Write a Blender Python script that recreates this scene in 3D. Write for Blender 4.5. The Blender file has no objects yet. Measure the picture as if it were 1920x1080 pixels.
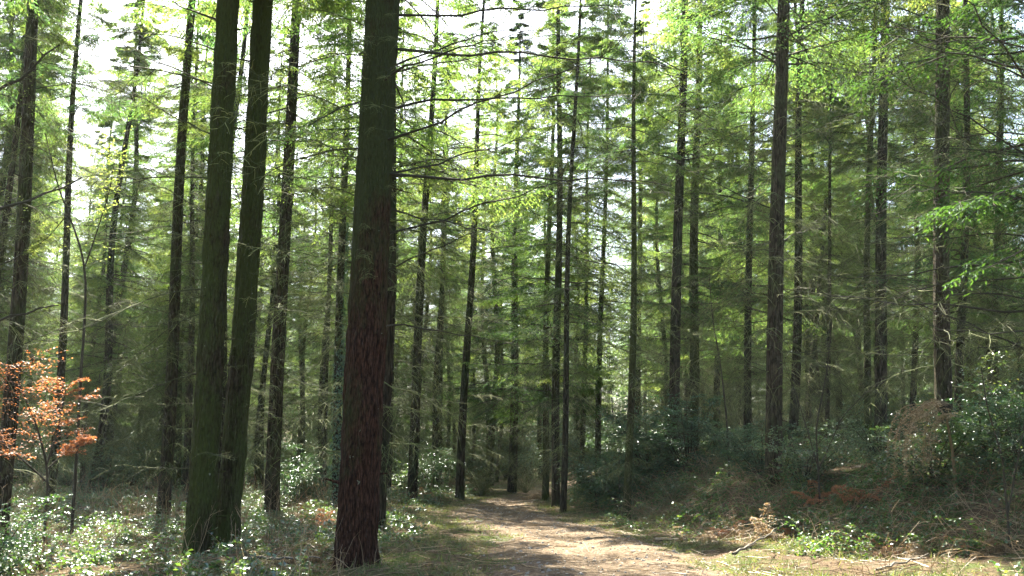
import bpy, math
import numpy as np
from mathutils import Vector, Matrix, noise as mnoise

S = bpy.context.scene
C = S.collection
R = math.radians
# ------------------------------------------------------------------ camera
CAMZ, PITCH, F = 1.6, R(10.0), 1800.0
cd = bpy.data.cameras.new('camera'); cam = bpy.data.objects.new('camera', cd); C.objects.link(cam)
cam.location = (0, 0, CAMZ); cam.rotation_euler = (R(90) + PITCH, 0, 0)
cd.sensor_width = 36; cd.lens = F / 1920 * 36; cd.clip_start = .1; cd.clip_end = 2000
S.camera = cam
# ------------------------------------------------------------------ light
SUN_AZ, SUN_EL = R(-20), R(52)          # azimuth left of the view, elevation
w = bpy.data.worlds.new('World'); S.world = w; w.use_nodes = True
nt = w.node_tree; nt.nodes.clear()
sky = nt.nodes.new('ShaderNodeTexSky'); sky.sky_type = 'NISHITA'; sky.sun_disc = False
sky.sun_elevation = SUN_EL; sky.sun_rotation = SUN_AZ; sky.air_density = 1.0; sky.dust_density = 3.0
bg = nt.nodes.new('ShaderNodeBackground'); bg.inputs[1].default_value = 0.068
out = nt.nodes.new('ShaderNodeOutputWorld')
nt.links.new(sky.outputs[0], bg.inputs[0]); nt.links.new(bg.outputs[0], out.inputs[0])
sd = bpy.data.lights.new('sun', 'SUN'); sd.energy = 5.0; sd.angle = R(0.5); sd.color = (1, .93, .76)
sun = bpy.data.objects.new('sun', sd); C.objects.link(sun)
svec = Vector((math.sin(SUN_AZ) * math.cos(SUN_EL), math.cos(SUN_AZ) * math.cos(SUN_EL), math.sin(SUN_EL)))
sun.rotation_euler = (-svec).to_track_quat('-Z', 'Y').to_euler(); sun.location = (-20, 30, 40)
S.view_settings.view_transform = 'Standard'; S.view_settings.look = 'None'
S.view_settings.exposure = 3.15; S.view_settings.gamma = 1
S.render.engine = 'CYCLES'
cy = S.cycles
cy.use_denoising = True; cy.max_bounces = 6; cy.diffuse_bounces = 3; cy.glossy_bounces = 2
cy.transmission_bounces = 4; cy.volume_bounces = 0; cy.transparent_max_bounces = 4
cy.sample_clamp_indirect = 6.0; cy.caustics_reflective = False; cy.caustics_refractive = False
HAZE = 0.00026

# ------------------------------------------------------------------ helpers
def unproj(px, py, Y):
    a = (px - 960) / F; b = (540 - py) / F
    dy = math.cos(PITCH) - b * math.sin(PITCH); dz = math.sin(PITCH) + b * math.cos(PITCH)
    t = Y / dy
    return Vector((a * t, Y, CAMZ + dz * t))

def proj(x, y, z):
    d = y * math.cos(PITCH) + (z - CAMZ) * math.sin(PITCH); u = -y * math.sin(PITCH) + (z - CAMZ) * math.cos(PITCH)
    return 960 + F * x / d, 540 - F * u / d

def sstep(x, a, b):
    t = np.clip((np.asarray(x, float) - a) / (b - a), 0, 1); return t * t * (3 - 2 * t)

def nrm(v):
    return v / np.maximum(np.linalg.norm(v, axis=-1, keepdims=True), 1e-9)

PY = [-80, 0, 13, 16.5, 20, 24.4, 29.4, 33, 40, 50, 70, 110, 260]
PX = [6, 1.9, 1.36, 1.3, 1.15, .2, -.5, -.4, .5, 2.6, 7, 18, 40]
PW = [1.8, 1.8, 1.8, 1.65, 1.3, 1.45, 1.45, 1.15, 1.1, 1.1, 1.1, 1.1, 1.1]
def path_dist(x, y):
    "signed distance outside the path edge; negative on the path"
    wob = .16 * np.sin(y * 1.3 + 1) + .1 * np.sin(y * 2.9) + .07 * np.sin(y * 5.3 + x)
    return np.abs(x - np.interp(y, PY, PX)) - np.interp(y, PY, PW) + wob

def lumps(x, y, s, seed=0.0):
    return (np.sin(x * s + 1.3 + seed) * np.sin(y * s * 1.13 + .4 + seed * 2) + .5 * np.sin(x * s * 2.1 + y * s * .7 + seed)
            * np.sin(y * s * 2.3 - x * s * .5) + .25 * np.sin(x * s * 4.7 - y * s * 1.9 + seed) * np.sin(y * s * 4.1 + x * s * 2.2))

def gz(x, y):
    x = np.asarray(x, float); y = np.asarray(y, float)
    foot = np.interp(y, [0, 12, 15, 17, 20, 24, 30, 40], [9, 8, 7, 5.9, 4.5, 3.5, 2.7, 3.0])
    h = sstep(x - foot, -.6, 2.6) * 1.2 + sstep(x - foot, 2.5, 12) * .5
    h = h * np.interp(y, [0, 8, 14, 40, 70], [.3, .6, 1, 1, .7])
    d = path_dist(x, y)
    off = sstep(d, 0, 1.2)
    z = h + off * .06 + off * .10 * lumps(x, y, .9) + .22 * lumps(x, y, .09, 2) * sstep(np.abs(x), 4, 16)
    z = z + sstep(-x, 5, 14) * -.15 + .9 * sstep(y, 55, 140)
    z = z - .03 * (1 - off) * np.cos(np.clip((x - np.interp(y, PY, PX)) * 3.4, -9, 9)) + (1 - off) * .012 * lumps(x, y, 4.0)
    return z

class Acc:
    def __init__(s): s.v = []; s.f = []; s.m = []; s.t = []; s.n = 0; s.c = []
    def add(s, v, f, mat=0, tone=None):
        v = np.asarray(v, float).reshape(-1, 3); f = np.asarray(f, int).reshape(-1, 4)
        s.v.append(v); s.f.append(f + s.n); s.n += len(v); s.m.append(np.full(len(f), mat))
        s.t.append(np.full(len(v), .5) if tone is None else np.asarray(tone, float).reshape(-1))
    def leaves(s, P, D, N, L, W, mat=1, tone=None, mid=.45, fold=.12):
        P = P.reshape(-1, 3); D = nrm(D.reshape(-1, 3)); N = N.reshape(-1, 3)
        n = len(P); L = np.broadcast_to(np.asarray(L, float).reshape(-1, 1), (n, 1)); W = np.broadcast_to(np.asarray(W, float).reshape(-1, 1), (n, 1))
        sd_ = nrm(np.cross(D, N)); up = nrm(np.cross(sd_, D))
        v = np.stack([P, P + D * L * mid + sd_ * W / 2 + up * W * fold, P + D * L, P + D * L * mid - sd_ * W / 2 + up * W * fold], 1)
        if tone is None: tone = rng.random(n)
        s.add(v, np.arange(4 * n).reshape(n, 4), mat, np.repeat(np.asarray(tone).reshape(-1), 4))
    def tubes(s, P, rad, sides=4, mat=0, tone=None):
        n, k = P.shape[:2]; rad = np.broadcast_to(rad, (n, k))
        T = nrm(np.gradient(P, axis=1))
        ref = np.where(np.abs(T[..., 2:3]) > .8, np.array([1., .13, 0]), np.array([.12, .07, 1.]))
        A = nrm(np.cross(T, ref)); B = np.cross(T, A)
        an = np.arange(sides) * 2 * np.pi / sides
        v = P[:, :, None] + rad[..., None, None] * (A[:, :, None] * np.cos(an)[:, None] + B[:, :, None] * np.sin(an)[:, None])
        i = np.arange(n)[:, None, None] * k * sides; j = np.arange(k - 1)[None, :, None] * sides; q = np.arange(sides)[None, None]
        q2 = (q + 1) % sides
        f = np.stack([i + j + q, i + j + q2, i + j + sides + q2, i + j + sides + q], -1)
        tn = None if tone is None else np.repeat(tone, k * sides)
        s.add(v, f, mat, tn)
    def mesh(s, name, mats, smooth=False):
        v = np.concatenate(s.v); f = np.concatenate(s.f); m = np.concatenate(s.m); t = np.concatenate(s.t)
        me = bpy.data.meshes.new(name)
        me.vertices.add(len(v)); me.vertices.foreach_set('co', v.astype(np.float32).ravel())
        me.loops.add(len(f) * 4); me.loops.foreach_set('vertex_index', f.astype(np.int32).ravel())
        me.polygons.add(len(f)); me.polygons.foreach_set('loop_start', (np.arange(len(f)) * 4).astype(np.int32))
        me.polygons.foreach_set('material_index', m.astype(np.int32))
        me.polygons.foreach_set('use_smooth', np.full(len(f), smooth))
        for x in mats: me.materials.append(x)
        a = me.attributes.new('tone', 'FLOAT', 'POINT'); a.data.foreach_set('value', t.astype(np.float32))
        me.update(calc_edges=True)
        return me

def link(name, me, parent=None, label=None, cat=None, group=None, kind=None, mat=None):
    o = bpy.data.objects.new(name, me); C.objects.link(o); o.parent = parent
    for k, v in (('label', label), ('category', cat), ('group', group), ('kind', kind)):
        if v: o[k] = v
    if mat is not None: o.matrix_basis = mat
    return o

rng = np.random.default_rng(7)
def U(a, b, *s): return rng.uniform(a, b, s if s else None)

def interp_line(P, t):
    "P[n,k,3], t[n,m] -> position and tangent [n,m,3]"
    k = P.shape[1]; x = t * (k - 1); i = np.clip(x.astype(int), 0, k - 2); fr = (x - i)[..., None]
    r = np.arange(len(P))[:, None]
    a = P[r, i]; b = P[r, i + 1]
    return a + (b - a) * fr, nrm(b - a)

def grow(P, m, t0, t1, l0, l1, ang=55, droop=.15, k=4, wob=.05, lift=.12, jit=.35, up=None):
    "m planar side shoots on every polyline"
    n = len(P); Lp = np.linalg.norm(np.diff(P, axis=1), axis=-1).sum(1)
    t = np.clip(np.linspace(t0, t1, m)[None] + U(-.5, .5, n, m) * (t1 - t0) / m, 0, .99)
    p, T = interp_line(P, t)
    upv = np.array([0, 0, 1.]) if up is None else up
    sgn = np.where((np.arange(m) % 2)[None] == 0, 1, -1)[..., None]
    sd_ = nrm(np.cross(T, upv) + 1e-4) * sgn
    a = R(1) * (ang + U(-14, 14, n, m))[..., None]
    D = nrm(T * np.cos(a) + sd_ * np.sin(a) + upv * U(-lift, lift, n, m)[..., None] + U(-1, 1, n, m, 3) * jit * .3)
    L = Lp[:, None] * (l0 + (l1 - l0) * t) * U(1 - jit, 1 + jit, n, m)
    s = np.linspace(0, 1, k)
    Q = p[:, :, None] + D[:, :, None] * (L[..., None] * s)[..., None]
    Q[..., 2] -= (droop * U(.4, 1.6, n, m) * L)[..., None] * s ** 2
    Q += U(-1, 1, n, m, k, 3) * (wob * L)[..., None, None] * s[:, None]
    return Q.reshape(n * m, k, 3)

def limbs(n, z0, z1, len_fn, rise, droop, tipup=0.0, k=9, r0=.1, wob=.03, az=None):
    z = np.sort(U(z0, z1, n)) if n > 1 else np.array([z0])
    a = (np.arange(n) * 2.399 + U(-.9, .9, n)) if az is None else np.asarray(az)
    L = len_fn(z) * (U(.5, 1.3, n) if n > 1 else 1.0)
    s = np.linspace(0, 1, k)
    e = R(1) * (rise + U(-17, 17, n)); d = droop * U(.3, 1.8, n)
    h = (L * np.cos(e))[:, None] * s + r0 * .6
    zz = z[:, None] + (L * np.sin(e))[:, None] * s - (d * L)[:, None] * s ** 2 + (tipup * L)[:, None] * s ** 4
    da = np.cumsum(U(-1, 1, n, k) * wob, 1)
    P = np.stack([h * np.cos(a[:, None] + da), h * np.sin(a[:, None] + da), zz], -1)
    P[..., 2] += np.cumsum(U(-1, 1, n, k) * wob * .35, 1) * L[:, None]
    return P, L

# ------------------------------------------------------------------ materials
def M(name):
    m = bpy.data.materials.new(name); m.use_nodes = True; n = m.node_tree; n.nodes.clear(); return m, n
def ramp(n, fac, stops, interp='LINEAR'):
    r = n.nodes.new('ShaderNodeValToRGB'); e = r.color_ramp; e.interpolation = interp
    while len(e.elements) < len(stops): e.elements.new(.5)
    for i, (p, c) in enumerate(stops):
        e.elements[i].position = p; e.elements[i].color = tuple(c) + (1,)
    n.links.new(fac, r.inputs[0]); return r.outputs[0]
def tex_noise(n, scale, vec=None, detail=4, rough=.6):
    t = n.nodes.new('ShaderNodeTexNoise'); t.inputs['Scale'].default_value = scale
    t.inputs['Detail'].default_value = detail; t.inputs['Roughness'].default_value = rough
    if vec is not None: n.links.new(vec, t.inputs['Vector'])
    return t.outputs['Fac']
def mapped(n, scale, src='Object'):
    tc = n.nodes.new('ShaderNodeTexCoord'); mp = n.nodes.new('ShaderNodeMapping'); mp.inputs['Scale'].default_value = scale
    n.links.new(tc.outputs[src], mp.inputs[0]); return mp.outputs[0]
def mixc(n, f, a, b, mode='MIX'):
    x = n.nodes.new('ShaderNodeMix'); x.data_type = 'RGBA'; x.blend_type = mode
    if isinstance(f, (int, float)): x.inputs[0].default_value = f
    else: n.links.new(f, x.inputs[0])
    for i, c in ((6, a), (7, b)):
        if isinstance(c, tuple): x.inputs[i].default_value = c + (1,)
        else: n.links.new(c, x.inputs[i])
    return x.outputs[2]
def mth(n, op, a, b=None):
    x = n.nodes.new('ShaderNodeMath'); x.operation = op
    for i, c in ((0, a), (1, b)):
        if c is None: continue
        if isinstance(c, (int, float)): x.inputs[i].default_value = c
        else: n.links.new(c, x.inputs[i])
    return x.outputs[0]
def attr(n, name='tone'):
    a = n.nodes.new('ShaderNodeAttribute'); a.attribute_name = name; return a.outputs['Fac']
def bump(n, h, strength=.5, dist=.02):
    b = n.nodes.new('ShaderNodeBump'); b.inputs['Strength'].default_value = strength; b.inputs['Distance'].default_value = dist
    n.links.new(h, b.inputs['Height']); return b.outputs[0]
def principled(n, col, rough=.9, nor=None, spec=.3):
    p = n.nodes.new('ShaderNodeBsdfPrincipled')
    n.links.new(col, p.inputs['Base Color']) if not isinstance(col, tuple) else None
    if isinstance(col, tuple): p.inputs['Base Color'].default_value = col + (1,)
    p.inputs['Roughness'].default_value = rough; p.inputs['Specular IOR Level'].default_value = spec
    if nor is not None: n.links.new(nor, p.inputs['Normal'])
    o = n.nodes.new('ShaderNodeOutputMaterial'); n.links.new(p.outputs[0], o.inputs[0]); return p

def leaf_mat(name, stops, trans=.55, gloss=.06, rough=.4, tboost=(1.5, 1.7, .7)):
    m, n = M(name)
    oi = n.nodes.new('ShaderNodeObjectInfo')
    f = mth(n, 'ADD', mth(n, 'MULTIPLY', attr(n), .75), mth(n, 'MULTIPLY', oi.outputs['Random'], .25))
    c = ramp(n, f, stops)
    d = n.nodes.new('ShaderNodeBsdfDiffuse'); n.links.new(c, d.inputs[0])
    t = n.nodes.new('ShaderNodeBsdfTranslucent'); n.links.new(mixc(n, 1.0, c, tboost, 'MULTIPLY'), t.inputs[0])
    x = n.nodes.new('ShaderNodeMixShader'); x.inputs[0].default_value = trans
    n.links.new(d.outputs[0], x.inputs[1]); n.links.new(t.outputs[0], x.inputs[2])
    g = n.nodes.new('ShaderNodeBsdfGlossy'); g.inputs['Roughness'].default_value = rough; g.inputs[0].default_value = (.9, .95, 1, 1)
    y = n.nodes.new('ShaderNodeMixShader'); y.inputs[0].default_value = gloss
    n.links.new(x.outputs[0], y.inputs[1]); n.links.new(g.outputs[0], y.inputs[2])
    o = n.nodes.new('ShaderNodeOutputMaterial'); n.links.new(y.outputs[0], o.inputs[0])
    return m
needle = leaf_mat('needles', [(0, (.016, .052, .030)), (.35, (.048, .102, .034)), (.7, (.098, .142, .046)), (1, (.165, .190, .080))], .6, .03, .5, (2.55, 2.3, 1.25))
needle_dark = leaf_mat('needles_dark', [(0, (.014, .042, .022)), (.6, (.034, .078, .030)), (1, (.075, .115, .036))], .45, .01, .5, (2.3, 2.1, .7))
bramble_m = leaf_mat('bramble_leaf', [(0, (.025, .06, .03)), (.5, (.05, .10, .035)), (.85, (.10, .14, .05)), (1, (.16, .12, .05))], .45, .10, .33, (2.2, 2.2, .7))
bank_m = leaf_mat('bank_leaf', [(0, (.025, .07, .03)), (.6, (.06, .12, .04)), (.9, (.13, .15, .05)), (1, (.22, .14, .06))], .45, .05, .38, (2.1, 2.1, .7))
holly_m = leaf_mat('holly_leaf', [(0, (.014, .048, .022)), (.6, (.030, .080, .032)), (1, (.08, .14, .04))], .3, .07, .3, (2.1, 2.1, .6))
grass_m = leaf_mat('grass_blade', [(0, (.05, .09, .02)), (.5, (.10, .14, .035)), (.8, (.20, .18, .08)), (1, (.30, .24, .13))], .45, .04, .5, (1.3, 1.3, .8))
straw_m = leaf_mat('dry_stalk', [(0, (.10, .065, .035)), (.5, (.26, .18, .09)), (1, (.52, .41, .26))], .35, .04, .5, (1.2, 1.1, .9))
rust_m = leaf_mat('rust_leaf', [(0, (.12, .045, .02)), (.5, (.30, .125, .05)), (1, (.44, .26, .11))], .5, .04, .45, (1.5, 1.15, .9))
litter_m = leaf_mat('litter_leaf', [(0, (.05, .03, .02)), (.5, (.13, .08, .045)), (1, (.26, .17, .09))], .15, .04, .5, (1, 1, 1))

def bark_mat(name, dark, light, moss, moss_amt, sc=1.0, climb=None):
    m, n = M(name)
    v = mapped(n, (7 * sc, 7 * sc, 1.3 * sc)); v2 = mapped(n, (1, 1, .45)); v3 = mapped(n, (26 * sc, 26 * sc, 9 * sc))
    a = tex_noise(n, 2.6, v, 6, .7); b = tex_noise(n, 1.1, v2, 5, .65); c = tex_noise(n, 1, v3, 4, .7)
    vo = n.nodes.new('ShaderNodeTexVoronoi'); vo.inputs['Scale'].default_value = 3.4; n.links.new(v, vo.inputs['Vector'])
    h = mth(n, 'ADD', mth(n, 'MULTIPLY', vo.outputs['Distance'], .8), mth(n, 'ADD', mth(n, 'MULTIPLY', a, .8), mth(n, 'MULTIPLY', c, .4)))
    col = ramp(n, mth(n, 'ADD', mth(n, 'MULTIPLY', a, .6), mth(n, 'MULTIPLY', c, .4)), [(.38, dark), (.62, light)])
    col = mixc(n, 1.0, col, ramp(n, vo.outputs['Distance'], [(.40, (1, 1, 1)), (.72, (.38, .36, .34))]), 'MULTIPLY')
    f = mth(n, 'ADD', b, mth(n, 'MULTIPLY', c, .25))
    if climb:
        sp = n.nodes.new('ShaderNodeSeparateXYZ'); tc_ = n.nodes.new('ShaderNodeTexCoord'); n.links.new(tc_.outputs['Object'], sp.inputs[0])
        f = mth(n, 'ADD', f, mth(n, 'MULTIPLY', mth(n, 'SUBTRACT', mth(n, 'MINIMUM', sp.outputs[2], climb + 2.5), climb), .05))
    fm = ramp(n, f, [(moss_amt, (0, 0, 0)), (moss_amt + .16, (1, 1, 1))])
    mc = ramp(n, c, [(.3, tuple(q * .6 for q in moss)), (.7, moss)])
    col = mixc(n, fm, col, mc)
    spot = ramp(n, tex_noise(n, 9, mapped(n, (1, 1, .6)), 3, .6), [(.735, (0, 0, 0)), (.76, (1, 1, 1))])
    col = mixc(n, spot, col, (.22, .24, .17))
    principled(n, col, .92, bump(n, h, 1.0, .06), .15)
    return m
bark_red = bark_mat('bark_red', (.014, .008, .005), (.105, .050, .031), (.052, .062, .022), .57, 1.7, climb=3.2)
bark_moss = bark_mat('bark_mossy', (.020, .015, .009), (.090, .070, .042), (.062, .076, .022), .49, 1.4)
bark_grey = bark_mat('bark_grey', (.024, .019, .013), (.100, .078, .050), (.06, .075, .028), .60)
bark_far = bark_mat('bark_far', (.018, .015, .010), (.080, .062, .040), (.045, .06, .025), .58, .8)
m, n = M('twig'); principled(n, ramp(n, attr(n), [(0, (.028, .025, .016)), (.5, (.085, .105, .034)), (1, (.25, .27, .10))]), .8); twig = m
m, n = M('limb_bark'); principled(n, ramp(n, tex_noise(n, 9), [(.3, (.022, .018, .012)), (.7, (.065, .055, .036))]), .9); limb_m = m
m, n = M('dead_wood'); principled(n, ramp(n, tex_noise(n, 6, mapped(n, (1, 1, 1))), [(.3, (.06, .05, .04)), (.7, (.22, .19, .15))]), .85); deadwood = m

m, n = M('forest_floor')
pth = attr(n, 'tone')
tc = n.nodes.new('ShaderNodeTexCoord'); ob = tc.outputs['Object']
n1 = tex_noise(n, .8, ob, 6, .65); n2 = tex_noise(n, 9, ob, 6, .7); n3 = tex_noise(n, 60, ob, 4, .7); n4 = tex_noise(n, 2.7, ob, 5, .6)
litter = ramp(n, mth(n, 'ADD', mth(n, 'MULTIPLY', n2, .5), mth(n, 'MULTIPLY', n3, .5)), [(.3, (.04, .028, .018)), (.5, (.10, .07, .045)), (.7, (.22, .16, .10))])
mossc = ramp(n, n3, [(.3, (.03, .05, .012)), (.7, (.09, .125, .03))])
fl = mixc(n, ramp(n, mth(n, 'ADD', mth(n, 'MULTIPLY', n1, .6), mth(n, 'MULTIPLY', n4, .4)), [(.46, (0, 0, 0)), (.58, (.85, .85, .85))]), litter, mossc)
dirt = ramp(n, mth(n, 'ADD', mth(n, 'MULTIPLY', n2, .45), mth(n, 'MULTIPLY', n3, .55)), [(.34, (.045, .031, .020)), (.5, (.135, .098, .067)), (.66, (.36, .29, .21))])
dirt = mixc(n, ramp(n, n4, [(.52, (0, 0, 0)), (.68, (.7, .7, .7))]), dirt, litter)
pf = ramp(n, mth(n, 'ADD', pth, mth(n, 'MULTIPLY', mth(n, 'SUBTRACT', mth(n, 'ADD', mth(n, 'MULTIPLY', n2, .5), mth(n, 'MULTIPLY', n4, .5)), .5), 2.0)), [(.38, (0, 0, 0)), (.62, (1, 1, 1))])
col = mixc(n, pf, fl, dirt)
principled(n, col, .95, bump(n, mth(n, 'ADD', mth(n, 'MULTIPLY', n2, 1.0), mth(n, 'MULTIPLY', n3, .35)), .9, .08), .1)
floor_m = m

# ------------------------------------------------------------------ ground (one sheet)
def axis(lo, a, b, hi, fine, n_out):
    left = lo + (a - lo) * (1 - (1 - np.linspace(0, 1, n_out)) ** 2)[:-1]
    right = (b + (hi - b) * np.linspace(0, 1, n_out) ** 2)[1:]
    return np.concatenate([left, np.arange(a, b, fine), [b], right])
gx = axis(-190, -14, 14, 190, .13, 70); gy = axis(-60, 8, 46, 290, .13, 80)
X, Y = np.meshgrid(gx, gy); Z = gz(X, Y); dd = path_dist(X, Y)
Z = Z + rng.normal(0, .006, Z.shape)
g = Acc(); nx, ny = len(gx), len(gy)
i, j = np.meshgrid(np.arange(nx - 1), np.arange(ny - 1)); b0 = (j * nx + i).ravel()
g.add(np.stack([X, Y, Z], -1), np.stack([b0, b0 + 1, b0 + nx + 1, b0 + nx], -1), 0, 1 - sstep(dd, -.45, .35))
link('ground', g.mesh('ground', [floor_m], True), kind='structure')

# ------------------------------------------------------------------ crowns
def make_crown(H, zc, nlive, ndead, seed, rmax=2.7, mat=None, dense=1.0, wid=1.0):
    global rng
    rng = np.random.default_rng(seed)
    A = Acc()
    lf = lambda z: np.clip(rmax * np.minimum((H - z) / (H - zc) * 1.25 + .08, 1.0), .25, 9)
    P, L = limbs(nlive, zc, H * .985, lf, 2, .30, .14, 9, .05, .05)
    A.tubes(P, (np.linspace(1, .2, 9)[None] * (.006 + L[:, None] * .0075)), 4, 0)
    # tone per limb so light and dark sprays alternate
    T = grow(P, int(23 * dense), .14, .98, .42, .13, 52, .22, 4, .05)
    A.tubes(T[:, ::1], np.linspace(.005, .002, 4)[None], 3, 0)
    m1 = int(23 * dense)
    lt = (np.repeat(rng.random(nlive), m1) * .45)
    keep = rng.random(len(T)) < np.repeat(np.clip(U(.35, 1.5, nlive), 0, 1), m1); T = T[keep]
    T2 = grow(T, 6, .12, 1.0, .5, .25, 50, .42, 3, .06)
    lt = lt[keep]; lt2 = np.repeat(lt, 6)
    for Q, tt, mm, Lf in ((T2, lt2, 6, .085), (T, lt, 6, .10)):
        nq = len(Q); t = np.clip(np.linspace(.05, 1, mm)[None] + U(-.06, .06, nq, mm), 0, .995)
        p, Tn = interp_line(Q, t)
        up = np.array([0, 0, 1.]); sg = np.where(np.arange(mm) % 2 == 0, 1, -1)[None, :, None]
        D = Tn + nrm(np.cross(Tn, up)) * sg * U(.35, 1.1, nq, mm, 1) + U(-.25, .25, nq, mm, 3); D[..., 2] -= .12
        N = up + U(-.45, .45, nq, mm, 3)
        tone = np.clip(tt[:, None] + t * .3 + U(-.1, .25, nq, mm), 0, 1)
        A.leaves(p, D, N, Lf * U(.7, 1.3, nq * mm), .027 * wid * U(.8, 1.3, nq * mm), 1, tone.ravel(), .5)
    if ndead:
        P, L = limbs(ndead, 1.6, zc + 2.0, lambda z: np.full(len(z), rmax * .62), 4, .28, 0, 8, .05, .06)
        A.tubes(P, np.linspace(1, .25, 8)[None] * (.004 + L[:, None] * .0065), 4, 2)
        T = grow(P, 13, .12, 1, .5, .2, 48, .55, 5, .07, .25)
        A.tubes(T, np.linspace(.0055, .0022, 5)[None], 3, 2, np.repeat(rng.random(ndead), 13) * .5 + rng.random(len(T)) * .5)
        T2 = grow(T, 4, .2, 1, .5, .3, 45, .5, 3, .08, .3)
        A.tubes(T2, np.linspace(.004, .0018, 3)[None], 3, 2, rng.random(len(T2)))
    return A.mesh('crown', [limb_m, mat or needle, twig], False)

CH = 25.0
crowns = {'high': [make_crown(CH, 9.5, 88, 46, 11), make_crown(CH, 8.5, 84, 50, 12), make_crown(CH, 10.5, 78, 54, 13, 2.4)],
          'low': [make_crown(CH, 5.4, 124, 40, 21, 2.7), make_crown(CH, 7.0, 110, 50, 22, 3.0), make_crown(CH, 3.8, 130, 30, 23, 2.5)],
          'live': [make_crown(CH, 9.5, 88, 0, 51)],
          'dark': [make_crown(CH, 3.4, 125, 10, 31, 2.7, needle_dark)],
          'thin': [make_crown(CH, 11.0, 60, 60, 41, 2.0), make_crown(CH, 12.0, 56, 64, 42, 1.9)]}

def dead_branch(seed, L, rise, droop, hang, ntw=16, tone0=0.0, bare=False, r=.013):
    global rng
    rng = np.random.default_rng(seed)
    A = Acc()
    P, _ = limbs(1, 0, 0, lambda z: np.array([L]), rise, droop, .05, 12, 0, .045, az=[0.0])
    A.tubes(P, np.linspace(r, r * .22, 12)[None], 6, 0, np.array([.12 + tone0]))
    if not bare:
        T = grow(P, ntw, .15, 1, .40, .14, 45, hang, 7, .09, .45, .55)
        A.tubes(T, np.linspace(.0062, .003, 7)[None], 4, 0, tone0 + rng.random(len(T)) * .7)
        T2 = grow(T, 5, .15, 1, .5, .25, 48, hang * .5, 4, .10, .5)
        A.tubes(T2, np.linspace(.0045, .0022, 4)[None], 3, 0, tone0 + rng.random(len(T2)) * .9)
    else:
        T = grow(P, 3, .35, .9, .18, .1, 45, .05, 4, .06, .3)
        A.tubes(T, np.linspace(.007, .003, 4)[None], 4, 0, np.full(len(T), .2))
    return A.mesh('branch', [twig])
br_long = [dead_branch(100 + i, 3.6, U(6, 16), .10, .18, 13, -.1, r=.021) for i in range(4)]
br_hang = [dead_branch(120 + i, 2.0, U(0, 12), .28, .55, 13, .2, r=.010) for i in range(5)]
br_mid = [dead_branch(140 + i, 2.4, U(-4, 16), .16, .3, 12, .05, r=.013) for i in range(5)]
br_bare = [dead_branch(160 + i, 1.2, U(5, 20), -.1, 0, tone0=-.1, bare=True, r=.021) for i in range(4)]

# ------------------------------------------------------------------ trunks
def make_trunk(r0, H, mat, sides=14, rings=26, power=.7, bend=0.0, seed=0, flare=.14, rough=.03, stubs=0, relief=0.0):
    rg = np.random.default_rng(seed)
    A = Acc(); s = np.linspace(0, 1, rings)
    z = -.5 + (H + .5) * s ** 1.25
    if relief: z = np.concatenate([np.arange(-.4, 9.5, .03), np.linspace(9.5, H, 50)]); rings = len(z)
    zc_ = z
    rr = r0 * np.clip(1 - np.maximum(z, 0) / H, .012, 1) ** power + r0 * flare * np.exp(-np.maximum(z, 0) / .22)
    bx = bend * np.sin(z * .45 + rg.uniform(0, 6)) ; by = bend * np.cos(z * .37 + rg.uniform(0, 6))
    bx = bx - np.interp(0, z, bx); by = by - np.interp(0, z, by)
    an = np.arange(sides) * 2 * np.pi / sides
    lob = 1 + rough * np.sin(an * 5 + rg.uniform(0, 6))[None] * np.exp(-np.maximum(z, 0) / .7)[:, None] * 2 + rg.normal(0, rough, (rings, sides)) * .6
    if relief:
        fx = np.cos(an) * r0 * 9; fy = np.sin(an) * r0 * 9
        hh = np.zeros((rings, sides))
        for a_ in range(rings):
            zz = z[a_]
            if zz > 9.5: continue
            hh[a_] = [min(mnoise.voronoi((fx[b_] * 1.6, fy[b_] * 1.6, zz * 2.6))[0][0], .8) * .9 - abs(mnoise.noise((fx[b_], fy[b_], zz * 1.1 + 9))) * .9 for b_ in range(sides)]
        lob = lob * 0 + 1 + (.06 * np.sin(an * 5 + 1) + .04 * np.sin(an * 8))[None] * np.exp(-np.maximum(z, 0) / .25)[:, None] - (hh - .2) * relief / r0
    v = np.stack([bx[:, None] + rr[:, None] * lob * np.cos(an), by[:, None] + rr[:, None] * lob * np.sin(an), np.repeat(z[:, None], sides, 1)], -1)
    j, q = np.meshgrid(np.arange(rings - 1), np.arange(sides), indexing='ij')
    A.add(v, np.stack([j * sides + q, j * sides + (q + 1) % sides, (j + 1) * sides + (q + 1) % sides, (j + 1) * sides + q], -1))
    if stubs:
        z = rg.uniform(.6, min(H * .6, 13), stubs); a = rg.uniform(0, 6.283, stubs); r = r0 * (1 - z / H) ** power * .9
        cx_ = np.interp(z, zc_, bx); cy_ = np.interp(z, zc_, by); L = rg.uniform(.03, .16, stubs) * (1 + (rg.random(stubs) < .15) * 2)
        q = np.linspace(0, 1, 3)[None]
        P = np.stack([cx_[:, None] + (r[:, None] + L[:, None] * q) * np.cos(a)[:, None], cy_[:, None] + (r[:, None] + L[:, None] * q) * np.sin(a)[:, None], z[:, None] + L[:, None] * q * rg.uniform(-.3, .4, (stubs, 1))], -1)
        P = np.concatenate([P, P[:, -1:] * 1.0 + 1e-4], 1); A.tubes(P, np.array([[1.6, .9, .7, .05]]) * rg.uniform(.008, .017, (stubs, 1)) * (r0 / .2) ** .4, 5, 0)
    return A.mesh('trunk', [mat], True)

def root_matrix(base, top, spin=0.0, sc=1.0):
    q = Vector((0, 0, 1)).rotation_difference(top - base)
    return Matrix.Translation(base) @ q.to_matrix().to_4x4() @ Matrix.Rotation(spin, 4, 'Z') @ Matrix.Scale(sc, 4)

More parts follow.
